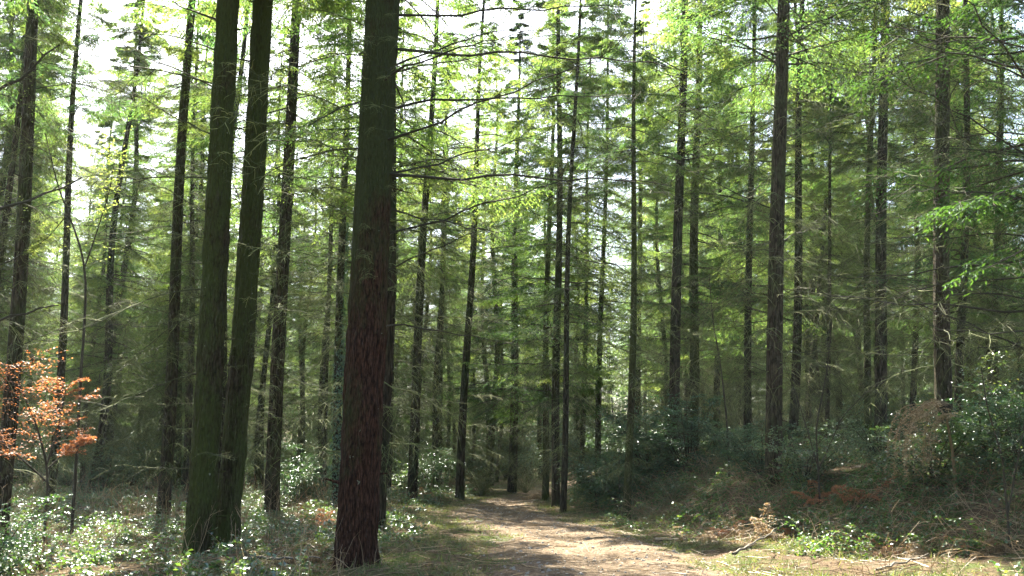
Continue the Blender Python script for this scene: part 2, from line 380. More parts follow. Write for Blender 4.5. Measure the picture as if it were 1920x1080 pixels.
def place_empty(name, mat, label, group=None, cat='tree'):
    return link(name, None, None, label, cat, group, None, mat)

placed = []
def tree(px, py, Yd, pxt, pyt, wpx, H, kind, label, bark=None, power=.7, name='conifer_tree', group='conifers of the forest', bend=.05, near=False, spin=None):
    "base at pixel (px, py) at depth Yd; the axis passes through (pxt, pyt)"
    rt = np.random.default_rng(int(px * 7 + Yd * 13) + 5000)
    base = unproj(px, py, Yd); base.z = float(gz(base.x, Yd))
    # the point of the trunk that shows at py fixes x; the foot itself stands on the ground
    a = unproj(px, py, Yd); b = unproj(pxt, pyt, Yd)
    dx = (b.x - a.x) / (b.z - a.z)
    base.x = a.x + dx * (base.z - a.z); base.z = float(gz(base.x, Yd))
    top = Vector((base.x + dx * H, Yd, base.z + H))
    d = wpx * Yd / F / math.cos(PITCH)
    rz = rt.uniform(0, 6.28)
    e = place_empty(name, root_matrix(base, top, rz), label, group)
    sides, rings = (110, 90) if near == 2 else (40, 90) if near else (16, 34)
    link('trunk', make_trunk(d / 2, H, bark or bark_far, sides, rings, power, bend, int(px) + 999, rough=.035 if near else .03, stubs=46 if near else 26, relief=.042 if near == 2 else 0), e)
    if kind:
        i = int(rt.integers(len(crowns[kind])))
        sc = H / CH
        link('crown', crowns[kind][i], e, mat=Matrix.Scale(sc, 4))
    placed.append((base.x, Yd))
    return e, rz, d / 2, H, power

def add_branch(te, me, z, az_world, scale=1.0, roll=0.0, pitch=0.0):
    e, rz, r0, H, power = te
    a = az_world - rz
    r = r0 * max(1 - z / H, .02) ** power * .85
    m_ = Matrix.Translation((r * math.cos(a), r * math.sin(a), z)) @ Matrix.Rotation(a, 4, 'Z') @ Matrix.Rotation(-pitch, 4, 'Y') @ Matrix.Rotation(roll, 4, 'X') @ Matrix.Scale(scale, 4)
    return link('branch', me, e, mat=m_)

G1 = 'conifers standing along the forest track'
big = tree(667, 1066, 14.4, 716, 0, 74, 27, 'live', 'thickest conifer in front, reddish bark, standing at the left edge of the track', bark_red, .32, near=2, bend=.012, group=G1)
tw1 = tree(374, 1035, 16.0, 428, 0, 51, 26, 'live', 'left one of the twin mossy conifers, nearer and straighter trunk', bark_moss, .42, near=2, bend=.012, group=G1)
tw2 = tree(422, 1045, 16.7, 494, 0, 44, 26, 'live', 'right one of the twin mossy conifers, leaning to the right behind its neighbour', bark_moss, .35, near=2, bend=.03, group=G1)
t4 = tree(709, 985, 21, 737, 0, 25, 25, 'low', 'dark slim conifer almost hidden behind the thickest reddish trunk', bark_far, group=G1)
t5 = tree(509, 955, 25.5, 556, 0, 27, 25, 'high', 'conifer with many dead drooping twigs between the twin trunks and the thickest trunk', bark_grey, .5, group=G1)
t6 = tree(633, 890, 30, 655, 0, 18, 24, 'high', 'ivy covered conifer just left of the thickest trunk, farther back', bark_far, group=G1)
t7 = tree(310, 890, 27, 362, 0, 24, 23, 'thin', 'pale hazy conifer left of the twin mossy trunks', bark_grey, .5, group=G1)
t8 = tree(350, 880, 38, 368, 0, 13, 24, 'high', 'slim hazy conifer showing just left of the twin trunks, behind the pale one', bark_grey, group=G1)
t9 = tree(5, 900, 20, 62, 0, 29, 24, 'thin', 'leaning conifer at the left edge behind the rusty beech sapling', bark_grey, .5, group=G1)
t10 = tree(-70, 880, 26, 62, 0, 15, 22, 'thin', 'thin conifer leaning hard right across the top left corner', bark_grey, .5, group=G1)
t11 = tree(96, 910, 27, 146, 100, 16, 23, 'thin', 'slim conifer with dark trunk between the beech sapling and the forked sapling', bark_far, group=G1)
t13 = tree(772, 940, 34, 806, 300, 19, 25, 'high', 'conifer right of the thickest trunk, standing on the left verge of the track', bark_far, group=G1)
t14 = tree(862, 932, 37, 893, 300, 16, 25, 'high', 'slender conifer at the left side of the track where it bends, sunlit foot', bark_far, group=G1)
t15 = tree(728, 915, 42, 742, 540, 11, 24, 'high', 'thin distant conifer close to the right of the thickest trunk', bark_far, group=G1)
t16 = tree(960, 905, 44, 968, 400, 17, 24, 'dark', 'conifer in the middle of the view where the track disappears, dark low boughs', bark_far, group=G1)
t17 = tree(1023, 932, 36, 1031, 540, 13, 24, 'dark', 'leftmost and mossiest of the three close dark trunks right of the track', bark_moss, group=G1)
t18 = tree(1043, 945, 31.5, 1048, 200, 16, 26, 'low', 'middle and thickest of the three close dark trunks right of the track', bark_far, group=G1)
t19 = tree(1056, 957, 28.5, 1079, 300, 12, 22, 'thin', 'rightmost thin black trunk of the three close together right of the track', bark_far, group=G1)
t20 = tree(1175, 962, 25, 1192, 0, 15, 18, 'thin', 'very slim mossy reddish conifer in front of the dark holly bush', bark_moss, .75, group=G1)
t21 = tree(1090, 890, 41, 1102, 300, 10, 23, 'low', 'thin conifer behind the left end of the holly bush', bark_far, group=G1)
t22 = tree(1122, 880, 38, 1136, 300, 12, 24, 'low', 'pale straight conifer behind the holly bush, left of the very slim reddish one', bark_far, group=G1)
t23 = tree(1262, 880, 31, 1283, 0, 21, 26, 'high', 'dark conifer rising above the right end of the holly bush', bark_far, .55, group=G1)
t24 = tree(1300, 860, 35, 1311, 100, 20, 26, 'low', 'greener conifer next to the dark one above the holly bush, on its right', bark_moss, .6, group=G1)
t25 = tree(1344, 850, 45, 1350, 300, 13, 24, 'low', 'faint conifer far back, right of the pair above the holly bush', bark_far, group=G1)
t26 = tree(1402, 860, 33, 1414, 100, 15, 25, 'low', 'slim straight conifer just left of the thick one on the right bank', bark_far, group=G1)
t28 = tree(1451, 890, 21.5, 1466, 0, 31, 25, 'high', 'thick straight conifer on the right bank above the dry bracken', bark_grey, .5, near=True, group=G1)
t29 = tree(1485, 850, 31, 1502, 100, 18, 25, 'high', 'dark conifer just right of the thick one on the right bank', bark_far, group=G1)
t30 = tree(1510, 850, 35, 1542, 450, 11, 18, 'high', 'thin leaning conifer on the bank between two straight dark trunks', bark_far, bend=.08, group=G1)
t31 = tree(1549, 850, 30, 1554, 400, 9, 18, 'thin', 'very thin pale trunk with sunlit left edge on the bank', bark_grey, bend=.05, group=G1)
t32 = tree(1627, 850, 30, 1640, 100, 14, 24, 'high', 'slim mossy trunk close to the left of a darker one on the right bank', bark_moss, group=G1)
t33 = tree(1650, 850, 28, 1661, 80, 23, 25, 'high', 'dark trunk with mossy edge left of the arching dead bracken', bark_far, .5, group=G1)
t34 = tree(1774, 880, 19.5, 1760, 0, 31, 25, 'high', 'thick conifer on the right bank with sunlit left edge, behind the arching dead bracken', bark_grey, .45, near=True, group=G1)
t35 = tree(1796, 870, 28, 1806, 200, 17, 24, 'low', 'trunk close behind the right side of the thick conifer near the right edge', bark_far, group=G1)
t36 = tree(1708, 850, 38, 1716, 300, 12, 24, 'low', 'slim distant trunk in front of the bright gap left of the thick right hand conifer', bark_far, group=G1)
t37 = tree(1868, 860, 30, 1874, 300, 14, 24, 'low', 'slim conifer near the right edge behind dark tangled boughs', bark_moss, group=G1)
t38 = tree(606, 890, 40, 622, 300, 11, 24, 'high', 'thin hazy conifer left of the ivy covered one', bark_far, group=G1)
t39 = tree(1195, 860, 48, 1203, 300, 13, 25, 'low', 'hazy conifer seen just right of the very slim reddish trunk', bark_far, group=G1)
t40 = tree(823, 900, 50, 832, 500, 12, 25, 'high', 'distant conifer between the two slender trunks on the left verge', bark_far, group=G1)
tL = tree(-235, 930, 14.5, -190, 0, 36, 25, 'high', 'conifer past the left edge whose bare dark boughs reach into view', bark_grey, .5, near=True, group=G1)
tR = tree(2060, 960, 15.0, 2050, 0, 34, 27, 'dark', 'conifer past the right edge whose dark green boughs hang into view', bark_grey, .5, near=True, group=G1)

# dead boughs of the near trees: children named branch
def zat(Yd, py, base): return unproj(960, py, Yd).z - base
def boughs(te, n, z0, z1, meshes, s0=.7, s1=1.1, seed=1, azr=None):
    r_ = np.random.default_rng(seed)
    for i in range(n):
        z = z0 + (z1 - z0) * (i + r_.uniform(.1, .9)) / n
        az = i * 2.399 + r_.uniform(-.5, .5) if azr is None else r_.uniform(*azr)
        add_branch(te, meshes[int(r_.integers(len(meshes)))], z, az, r_.uniform(s0, s1), r_.uniform(-.6, .6), r_.uniform(-.12, .18))
rng = np.random.default_rng(4)
for py, az, sc, pt in ((30, .1, 1.05, .18), (95, -.05, 1.25, .0), (215, .15, 1.05, .25), (330, -.1, 1.2, .02), (325, .5, .9, .45), (440, .2, .95, .42), (130, .6, 1.0, .2), (270, -.5, 1.0, .25), (385, .9, .9, .1), (515, .1, .6, .1), (170, -.9, .9, .0), (620, .7, .7, .1)):
    add_branch(big, br_long[int(U(0, 4))], zat(14.4, py, 0), az, sc, U(-.4, .4), pt)
for py, az, sc in ((60, 3.3, 1.0), (110, 2.9, 1.1), (230, 3.2, 1.2), (310, 3.05, 1.3), (380, 3.4, 1.1), (300, 3.7, .7), (500, 3.3, .9), (620, 3.1, .85), (560, 2.6, .9), (350, 2.4, 1.1), (100, 5.1, .3)):
    add_branch(big, br_hang[int(U(0, 5))], zat(14.4, py, 0), az, sc, U(-.4, .4), U(-.1, .15))
for q in range(26):
    add_branch(big, br_hang[q % 5], U(2.8, 8.6), U(2.9, 6.5), U(.16, .34), U(-.5, .5), U(-.5, .1))
for q in range(16):
    add_branch((tw1, tw2)[q % 2], br_hang[q % 5], U(1.2, 8.6), U(2.9, 6.5), U(.14, .3), U(-.5, .5), U(-.4, .2))
for py, az, sc, pt, l in ((35, 2.9, 1.2, .45, 0), (165, 3.0, 1.15, .5, 0), (160, 3.3, 1.2, .22, 0), (255, 3.1, 1.1, .12, 1), (335, 3.0, 1.25, .08, 0), (450, 3.3, .55, .2, 1), (545, 3.2, 1.0, -.1, 1), (590, 2.9, .9, -.25, 1), (660, 3.2, .35, .05, 1), (757, 3.0, .4, .0, 1), (700, 3.2, .9, -.2, 1), (880, 3.1, .7, -.35, 1), (400, 2.7, .9, .1, 1), (100, 3.6, 1.0, .2, 1), (850, 5.2, .4, .1, 1)):
    add_branch(tw1, (br_mid if l else br_bare + br_mid)[int(U(0, 5))], zat(16, py, 0), az, sc, U(-.5, .5), pt)
for py, az, sc, pt in ((120, .2, .7, .1), (270, -.1, .8, 0), (380, .3, .7, -.1), (560, .1, .3, 0), (650, -.3, .6, -.2), (460, -.3, .6, -.2), (780, -.5, .35, .2), (330, .6, 1, 0), (520, 5.6, .4, -.2)):
    add_branch(tw2, br_mid[int(U(0, 5))], zat(16.7, py, 0), az, sc, U(-.5, .5), pt)
for py, sc, pt in ((225, 1.2, .08), (430, 1.15, .0), (592, 1.05, .0), (560, .8, .1)):
    add_branch(tL, br_bare[int(U(0, 4))], zat(14.5, py, 0), U(-.08, .08), 2.0 * sc, U(-.4, .4), pt)
boughs(t5, 22, 1.5, 9, br_hang + br_mid, .7, 1.1, 5)
boughs(t7, 14, 2, 9, br_mid, .7, 1.1, 7)
boughs(t9, 14, 2, 10, br_mid, .7, 1.1, 9)
boughs(t28, 20, 1.6, 11, br_mid + br_long[:1], .6, 1.0, 28)
boughs(t34, 26, 1.6, 11, br_mid + br_long, .7, 1.0, 34)
boughs(t33, 18, 2, 12, br_mid, .7, 1.1, 33)
boughs(t29, 14, 2, 10, br_mid, .7, 1.1, 29)
boughs(tR, 22, 1.5, 9, br_long, .8, 1.3, 36, (2.2, 4.2))
boughs(t20, 10, 4, 10, br_mid, .4, .6, 20)
boughs(t23, 14, 3, 10, br_mid, .7, 1.0, 23)
boughs(t13, 14, 2.5, 9, br_mid, .7, 1.0, 13)

# ------------------------------------------------------------------ forest behind: individual trees, meshes shared
trunk_set = [make_trunk(.17, CH, b_, 12, 40, .65, .17, s_, stubs=24) for b_, s_ in ((bark_far, 1), (bark_moss, 2), (bark_far, 3), (bark_grey, 4))]
rg = np.random.default_rng(2024)
sectors = [(-9e9, 340, 'left of the twin mossy trunks'), (340, 625, 'between the twin trunks and the thickest trunk'), (625, 1000, 'between the thickest trunk and the three close dark trunks'),
           (1000, 1180, 'behind the three close dark trunks and the holly bush'), (1180, 1455, 'between the slim reddish trunk and the thick bank trunk'),
           (1455, 1765, 'between the two thick conifers on the bank'), (1765, 9e9, 'behind the thick conifer near the right edge')]
cnt = 0; second = []
cells = []
for yy in np.arange(30, 112, 4.5):
    for xx in np.arange(-70, 70, 4.5):
        cells.append((xx + rg.uniform(-1.5, 1.5) + (round(yy * 10) % 90 > 40) * 2.1, yy + rg.uniform(-1.5, 1.5)))
for x_, y_ in cells:
    if float(path_dist(x_, y_)) < 1.3: continue
    px_, _ = proj(x_, y_, 1.0)
    if px_ < -60 or px_ > 1980: continue
    if y_ < 46 and any((x_ - a) ** 2 + (y_ - b) ** 2 < 9 for a, b in placed): continue
    if abs(x_ + 7.5 + (y_ - 17) * .36) < 2.6 and y_ < 37: continue   # an opening that lets the sun onto the brambles
    if y_ > 72 and rg.random() < .4: continue
    H = rg.uniform(21.5, 26.5)
    base = Vector((x_, y_, float(gz(x_, y_)))); top = base + Vector((rg.normal(0, .25) + (.5 if px_ < 600 else .1), rg.normal(0, .25), H))
    sec = [s for s in sectors if s[0] <= px_ < s[1]][0][2]
    far = y_ > 62
    e = place_empty('conifer_tree', root_matrix(base, top, rg.uniform(0, 6.28), H / CH),
                    ('faint far conifer ' if far else 'second rank conifer ') + sec,
                    ('far conifers ' if far else 'second rank of conifers ') + sec)
    if not far: second.append((sec, px_, e))
    ws = rg.uniform(.75, 1.15)
    link('trunk', trunk_set[int(rg.integers(4))], e, mat=Matrix.Diagonal((ws, ws, 1, 1)))
    kinds = ['low', 'low', 'low', 'low'] if px_ < 340 else ['high', 'low', 'low', 'high'] if px_ < 850 else ['low', 'low', 'high', 'low']
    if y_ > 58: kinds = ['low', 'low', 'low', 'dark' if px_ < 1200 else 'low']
    k_ = kinds[int(rg.integers(4))]
    link('crown', crowns[k_][int(rg.integers(len(crowns[k_])))], e)
    cnt += 1
ORD = 'first second third fourth fifth sixth seventh eighth ninth tenth eleventh twelfth thirteenth fourteenth fifteenth sixteenth seventeenth eighteenth nineteenth twentieth'.split()
for sc_ in sectors:
    row = sorted([(q[1], i, q[2]) for i, q in enumerate(second) if q[0] == sc_[2]])
    for i, q in enumerate(row):
        q[2]['label'] = ORD[min(i, 19)] + ' from left, mid distance conifer ' + sc_[2]

# the far-off wood beyond: one mass
rng = np.random.default_rng(55); A = Acc()
for i in range(150):
    yf = U(112, 150); xf = U(-.62, .62) * yf; H = U(18, 24); b_ = np.array([xf, yf, float(gz(xf, yf))])
    st = np.linspace(0, 1, 5); A.tubes((b_ + np.stack([0 * st, 0 * st, H * st], -1))[None], np.linspace(.2, .03, 5)[None], 6, 0)
    n_ = 1500; z = U(.8, H, n_); r_ = np.minimum((H - z) / H * 4.5 + .2, 2.8) * np.sqrt(U(.02, 1, n_)); a_ = U(0, 6.28, n_)
    p = b_ + np.stack([r_ * np.cos(a_), r_ * np.sin(a_), z - .1 * r_], -1)
    A.leaves(p, np.stack([np.cos(a_), np.sin(a_), np.full(n_, -.3)], -1) + U(-.5, .5, n_, 3), np.array([0, 0, 1.]) + U(-.5, .5, n_, 3), U(.35, .8, n_), U(.12, .26, n_), 1, np.clip(.3 * rng.random() + .6 * rng.random(n_), 0, 1))
link('far_forest', A.mesh('far_forest', [bark_far, needle_dark]), None, 'dim mass of conifers closing the view far behind the trunks', 'forest', None, 'stuff')
# trees beside and behind the view: they shade the place
side = [(-20, 20), (-13, 9), (-19, 35), (-24, 29), (-8, 4), (-11, -5), (-4, -9), (5, -10), (18, 19), (17, 25), (-26, 40), (21, 30), (-17, 14), (0, -16), (-8, -15), (9, -12), (15, 0), (-18, 0), (22, 8), (-25, 9)]
for x_, y_ in side:
    H = rg.uniform(22, 26); base = Vector((x_, y_, float(gz(x_, y_)))); top = base + Vector((0, 0, H))
    e = place_empty('conifer_tree', root_matrix(base, top, rg.uniform(0, 6.28), H / CH), 'conifer outside the frame beside or behind the viewer', 'conifers outside the frame')
    link('trunk', trunk_set[int(rg.integers(4))], e); link('crown', crowns[['high', 'low'][int(rg.integers(2))]][int(rg.integers(3))], e)

# ------------------------------------------------------------------ undergrowth
def arcs(x, y, per, L0, L1, rise0, rise1, droop, k=5, spread=.12, wob=.05, sink=.03):
    n = len(x) * per
    X_ = np.repeat(x, per) + U(-spread, spread, n); Y_ = np.repeat(y, per) + U(-spread, spread, n)
    a = U(0, 6.283, n); e = R(1) * U(rise0, rise1, n); L = U(L0, L1, n); s = np.linspace(0, 1, k)
    h = (L * np.cos(e))[:, None] * s
    P = np.stack([X_[:, None] + h * np.cos(a)[:, None], Y_[:, None] + h * np.sin(a)[:, None],
                  gz(X_, Y_)[:, None] - sink + (L * np.sin(e))[:, None] * s - (droop * U(.4, 1.6, n) * L)[:, None] * s ** 2], -1)
    P += U(-1, 1, n, k, 3) * (wob * L)[:, None, None] * s[:, None]
    P[..., 2] = np.maximum(P[..., 2], gz(P[..., 0], P[..., 1]) + .01 * (s > 0))
    return P, L

def leafy(A, P, m, L, W, mat, t0=.15, upn=.8, tone=None, out_=.9, tb=0.0, ts=1.0):
    n = len(P); t = np.clip(np.linspace(t0, .99, m)[None] + U(-.06, .06, n, m), 0, .995)
    p, T = interp_line(P, t)
    sg = np.where(np.arange(m) % 2 == 0, 1, -1)[None, :, None]
    D = T * .5 + nrm(np.cross(T, [0, 0, 1.]) + 1e-4) * sg * out_ + U(-.6, .6, n, m, 3)
    N = np.array([0, 0, upn]) + U(-.7, .7, n, m, 3)
    A.leaves(p, D, N, L * U(.6, 1.3, n * m), W * U(.7, 1.3, n * m), mat, np.clip(tb + ts * rng.random(n * m), 0, 1) if tone is None else tone, .5)

def scatter(n, x0, x1, y0, y1, ok):
    x = U(x0, x1, n); y = U(y0, y1, n); k = ok(x, y); return x[k], y[k]
rng = np.random.default_rng(77)
foot = lambda y: np.interp(y, [0, 12, 15, 17, 20, 24, 30, 40], [9, 8, 7, 5.9, 4.5, 3.5, 2.7, 3.0])
infr = lambda x, y: (np.abs(x) < y * .57 + 1.0)

# brambles on the left
def bramble_patch(x, y, per, L0, L1, name, label, m=9, size=.072, dead=.15, lm=None):
    A = Acc(); P, L = arcs(x, y, per, L0, L1, 25, 75, .75)
    A.tubes(P, np.linspace(.0045, .002, 5)[None], 3, 0, rng.random(len(P)))
    T = grow(P, 3, .25, .95, .4, .25, 50, .4, 3)
    leafy(A, P, m, size, size * .72, 1); leafy(A, T, 5, size * .9, size * .65, 1)
    k = rng.random(len(P)) < dead
    if k.any(): leafy(A, P[k], m, size, size * .5, 2)
    return link(name, A.mesh(name, [straw_m, lm or bramble_m, litter_m]), None, label, 'brambles', None, 'stuff')
leftok = lambda x, y: infr(x, y) & (path_dist(x, y) > np.interp(y, [11, 16, 30], [2.4, 2.0, 1.0])) & (x < 0)
x, y = scatter(1500, -26, 2, 11.5, 44, lambda x, y: leftok(x, y) & (lumps(x, y, .8) > -.2))
bramble_patch(x, y, 6, .5, 1.15, 'bramble_thicket', 'glinting bramble thicket heaped over the ground left of the track', 8, .074)
x, y = scatter(2900, -26, 2, 11.5, 44, lambda x, y: leftok(x, y) & (lumps(x, y, .8) < .35))
bramble_patch(x, y, 7, .2, .6, 'creeping_ivy', 'low small leaved creeper between the bramble heaps on the left', 10, .05, .15)
x, y = scatter(150, -22, 0, 11.5, 40, leftok)
A = Acc(); P, L = arcs(x, y, 4, .7, 1.5, 60, 88, .15, 6, .15, .05)
A.tubes(P, np.linspace(.006, .0022, 6)[None], 4, 0, rng.random(len(P)))
T = grow(P, 6, .3, 1, .35, .15, 40, .05, 3, .06); A.tubes(T, np.full((1, 3), .0022), 3, 0, rng.random(len(T)))
link('woody_stems', A.mesh('woody_stems', [straw_m]), None, 'thin upright woody stems rising above the brambles on the left', 'stems', None, 'stuff')
x, y = scatter(3400, 2.5, 24, 11.5, 44, lambda x, y: infr(x, y) & ((x > foot(y) - .3) | ((x > foot(y) - 2.2) & (lumps(x, y, 1.3, 3) > .35))) & (lumps(x, y, .9, 3) > -.55))
bramble_patch(x, y, 7, .5, 1.25, 'bramble_bank', 'dark bramble tangle with dry stems over the right bank', 10, .062, .2, bank_m)

# dry stalks, standing and fallen
A = Acc()
x, y = scatter(1700, 3, 20, 11.5, 34, lambda x, y: infr(x, y) & (x > foot(y) - np.where(lumps(x, y, 1.1, 2) > 0, 2.6, .4)) & (path_dist(x, y) > .5) & (lumps(x, y, 1.1, 6) > -.35))
P, L = arcs(x, y, 9, .35, 1.25, 15, 80, .35, 5, .3, .06)
A.tubes(P, np.linspace(.0048, .0018, 5)[None], 3, 0, rng.random(len(P)))
T = grow(P, 3, .3, .9, .4, .25, 40, .2, 3); A.tubes(T, np.linspace(.003, .0015, 3)[None], 3, 0, rng.random(len(T)))
link('dry_stalks', A.mesh('dry_stalks', [straw_m]), None, 'pale dry stalks and twigs tangled over the right bank', 'dry stalks', None, 'stuff')
A = Acc()
x, y = scatter(900, -22, 0, 11.5, 36, lambda x, y: infr(x, y) & (path_dist(x, y) > 1.6) & (lumps(x, y, 1.0, 9) > -.2))
P, L = arcs(x, y, 8, .4, 1.1, 30, 85, .3, 5, .25, .05)
A.tubes(P, np.linspace(.0042, .0016, 5)[None], 3, 0, rng.random(len(P)))
link('dead_grass', A.mesh('dead_grass', [straw_m]), None, 'pale dead grass and stems standing among the brambles on the left', 'dry grass', None, 'stuff')

# green grass of the verges
A = Acc()
x, y = scatter(30000, -6, 12, 10, 40, lambda x, y: infr(x, y) & (path_dist(x, y) > -.15 + .3 * lumps(x, y, 2.5)) & (path_dist(x, y) < 3.4) & (x < foot(y) + .6) & (lumps(x, y, 1.4, 2) + .5 * lumps(x, y, 4, 5) > -.15))
P, L = arcs(x, y, 5, .05, .19, 45, 88, .5, 3, .07, .05)
n_ = len(P); A.leaves(P[:, 0], P[:, 2] - P[:, 0], nrm(U(-1, 1, n_, 3)), L, .010 * U(.6, 1.4, n_), 0, np.clip(.1 + .55 * rng.random(n_) + .25 * np.repeat(rng.random(n_ // 5), 5), 0, 1), .35)
x, y = scatter(1400, -5, 9, 11, 34, lambda x, y: infr(x, y) & (path_dist(x, y) > .2) & (path_dist(x, y) < 3.2) & (lumps(x, y, 1.7, 4) > .1))
P, L = arcs(x, y, 12, .15, .42, 40, 85, .6, 4, .08, .05)
A.tubes(P, np.linspace(.004, .0012, 4)[None], 3, 0, rng.random(len(P)))
link('verge_grass', A.mesh('verge_grass', [grass_m]), None, 'short green and straw coloured grass along both verges', 'grass', None, 'stuff')

# fallen leaves, needles, twigs and stones
A = Acc()
x, y = scatter(80000, -16, 16, 9.5, 44, lambda x, y: infr(x, y) & ((path_dist(x, y) > -.1) | (rng.random(len(x)) < .30)))
n_ = len(x); p = np.stack([x, y, gz(x, y) + U(.004, .03, n_)], -1)
A.leaves(p, U(-1, 1, n_, 3) * [1, 1, .25], np.array([0, 0, 1.]) + U(-.5, .5, n_, 3), U(.02, .06, n_), U(.012, .032, n_), 0)
x, y = scatter(5200, -12, 14, 9.5, 36, lambda x, y: infr(x, y) & ((path_dist(x, y) > 0) | (rng.random(len(x)) < .3)))
P, L = arcs(x, y, 1, .15, .8, -2, 12, .1, 4, 0, .06, -.012)
A.tubes(P, np.linspace(.008, .003, 4)[None], 4, 1, rng.random(len(P)))
link('leaf_litter', A.mesh('leaf_litter', [litter_m, straw_m]), None, 'brown fallen leaves and small twigs strewn over the forest floor', 'leaf litter', None, 'stuff')
A = Acc()
x, y = scatter(5200, -4, 6, 9.5, 38, lambda x, y: path_dist(x, y) < .3)
n_ = len(x); r_ = U(.008, .026, n_) * (1 + (rng.random(n_) < .05))
b8 = np.array([[-1,-1,-1],[1,-1,-1],[1,1,-1],[-1,1,-1],[-.6,-.6,.7],[.6,-.7,.6],[.7,.6,.7],[-.6,.7,.6]], float)
v = (b8[None] * U(.6, 1.2, n_, 8, 1)) * r_[:, None, None] * np.array([1, 1, .6])
an = U(0, 6.28, n_); ca, sa = np.cos(an)[:, None], np.sin(an)[:, None]
v = np.stack([v[..., 0] * ca - v[..., 1] * sa, v[..., 0] * sa + v[..., 1] * ca, v[..., 2]], -1) + np.stack([x, y, gz(x, y) + r_ * .25], -1)[:, None]
f6 = np.array([(4,5,6,7),(0,1,5,4),(1,2,6,5),(2,3,7,6),(3,0,4,7)])
A.add(v, (np.arange(n_) * 8)[:, None, None] + f6[None])
m, n = M('stone'); principled(n, ramp(n, tex_noise(n, 12), [(.3, (.16, .14, .12)), (.7, (.42, .38, .33))]), .9); stone_m = m
link('track_gravel', A.mesh('track_gravel', [stone_m]), None, 'small loose stones lying on the sandy forest track', 'gravel', None, 'stuff')

# shrubs
def make_shrub(seed, rad, h, nstem, leaf, lw, mats, m1=10, m2=6, mleaf=7, droop=.25, tb=0.0, ts=1.0):
    global rng
    rng = np.random.default_rng(seed); A = Acc()
    a = U(0, 6.283, nstem); e = R(1) * U(38, 88, nstem); L = h * U(.65, 1.15, nstem) / np.maximum(np.sin(e), .75); s = np.linspace(0, 1, 7)
    hh = (np.minimum(L * np.cos(e), rad))[:, None] * s
    P = np.stack([hh * np.cos(a)[:, None], hh * np.sin(a)[:, None], (L * np.sin(e))[:, None] * s - (.22 * L)[:, None] * s ** 3 - .05], -1) + U(-1, 1, nstem, 7, 3) * .05 * s[:, None]
    A.tubes(P, np.linspace(.018, .004, 7)[None], 5, 0)
    T = grow(P, m1, .12, 1, .42, .25, 55, droop, 4, .06, .4)
    A.tubes(T, np.linspace(.006, .003, 4)[None], 3, 0)
    T2 = grow(T, m2, .15, 1, .55, .35, 55, droop, 3, .06, .6)
    A.tubes(T2, np.linspace(.003, .002, 3)[None], 3, 0)
    leafy(A, T2, mleaf, leaf, lw, 1, tb=tb, ts=ts); leafy(A, T, mleaf, leaf, lw, 1, tb=tb, ts=ts)
    return A.mesh('foliage', mats)
holly = [make_shrub(201 + i, 1.3, 2.4, 16, .07, .042, [limb_m, holly_m]) for i in range(3)]
greens = [make_shrub(221 + i, 1.0, 1.6, 15, .065, .038, [limb_m, bramble_m], 8, 5, 6) for i in range(3)]
bares = [make_shrub(241 + i, 1.1, 1.5, 22, .05, .012, [twig, straw_m], 9, 5, 1) for i in range(2)]
def shrub(px, Yd, sc, me, label, name='holly_bush', cat='bush', group=None, sz=1.0):
    p = unproj(px, 800, Yd); z = float(gz(p.x, Yd))
    return link(name, me, None, label, cat, group, None, Matrix.Translation((p.x, Yd, z - .03)) @ Matrix.Rotation(U(0, 6.28), 4, 'Z') @ Matrix.Diagonal((sc, sc, sc * sz, 1)))
rng = np.random.default_rng(5)
GH = 'dark holly bushes beside the track'
shrub(1120, 29.5, .85, holly[0], 'dark glossy holly bush at the left end of the row', group=GH)
shrub(1215, 28.0, 1.15, holly[1], 'tallest dark bluish holly bush, behind the very slim reddish trunk', group=GH, sz=1.1)
shrub(1290, 27.0, 1.05, holly[2], 'glossy holly bush at the foot of the dark trunk rising above the row', group=GH)
shrub(1160, 27.0, .75, holly[2], 'low holly bush spreading over the verge left of the very slim reddish trunk', group=GH)
shrub(1375, 26.0, .9, greens[0], 'fresher green bush on the bank right of the dark holly row', 'leafy_bush')
shrub(1250, 25.0, .5, greens[1], 'small low bush on the grassy slope in front of the holly row', 'leafy_bush')
shrub(1500, 20.0, .9, greens[1], 'leafy bush at the right foot of the thick trunk on the right bank', 'leafy_bush')
shrub(1425, 22.5, .7, holly[0], 'small dark bush at the left foot of the thick trunk on the right bank', 'holly_bush')
shrub(1580, 24.0, .9, greens[2], 'pale leafed bush between the very thin pale trunk and the slim mossy one', 'leafy_bush')
shrub(1650, 20.0, .75, greens[0], 'bluish green bush below the dark trunk left of the arching bracken', 'leafy_bush')
shrub(1740, 17.6, .9, greens[2], 'dense bush heaped under the arching dead bracken', 'leafy_bush')
shrub(1840, 18.0, .8, holly[1], 'tall glinting bush right of the thick conifer near the right edge', 'holly_bush')
shrub(1915, 16.5, .75, holly[2], 'glinting dark bush cut by the right edge of the view', 'holly_bush')
shrub(1880, 22.0, .95, greens[1], 'high leafy bush farther back at the right edge', 'leafy_bush')
shrub(-5, 12.6, .55, holly[0], 'low dark green bush in the bottom left corner', 'holly_bush')
shrub(905, 41, 1.05, bares[0], 'grey leafless bush where the track bends out of sight', 'bare_bush')
shrub(985, 44, .9, bares[1], 'second leafless bush behind the bend, to the right of the grey one', 'bare_bush')
shrub(560, 31, .9, holly[1], 'pale glinting bush right of the conifer between twin and thickest trunks', 'holly_bush')
shrub(815, 43, .9, holly[2], 'sunlit bush left of the slender trunk with the sunlit foot', 'holly_bush')
rgs = np.random.default_rng(99)
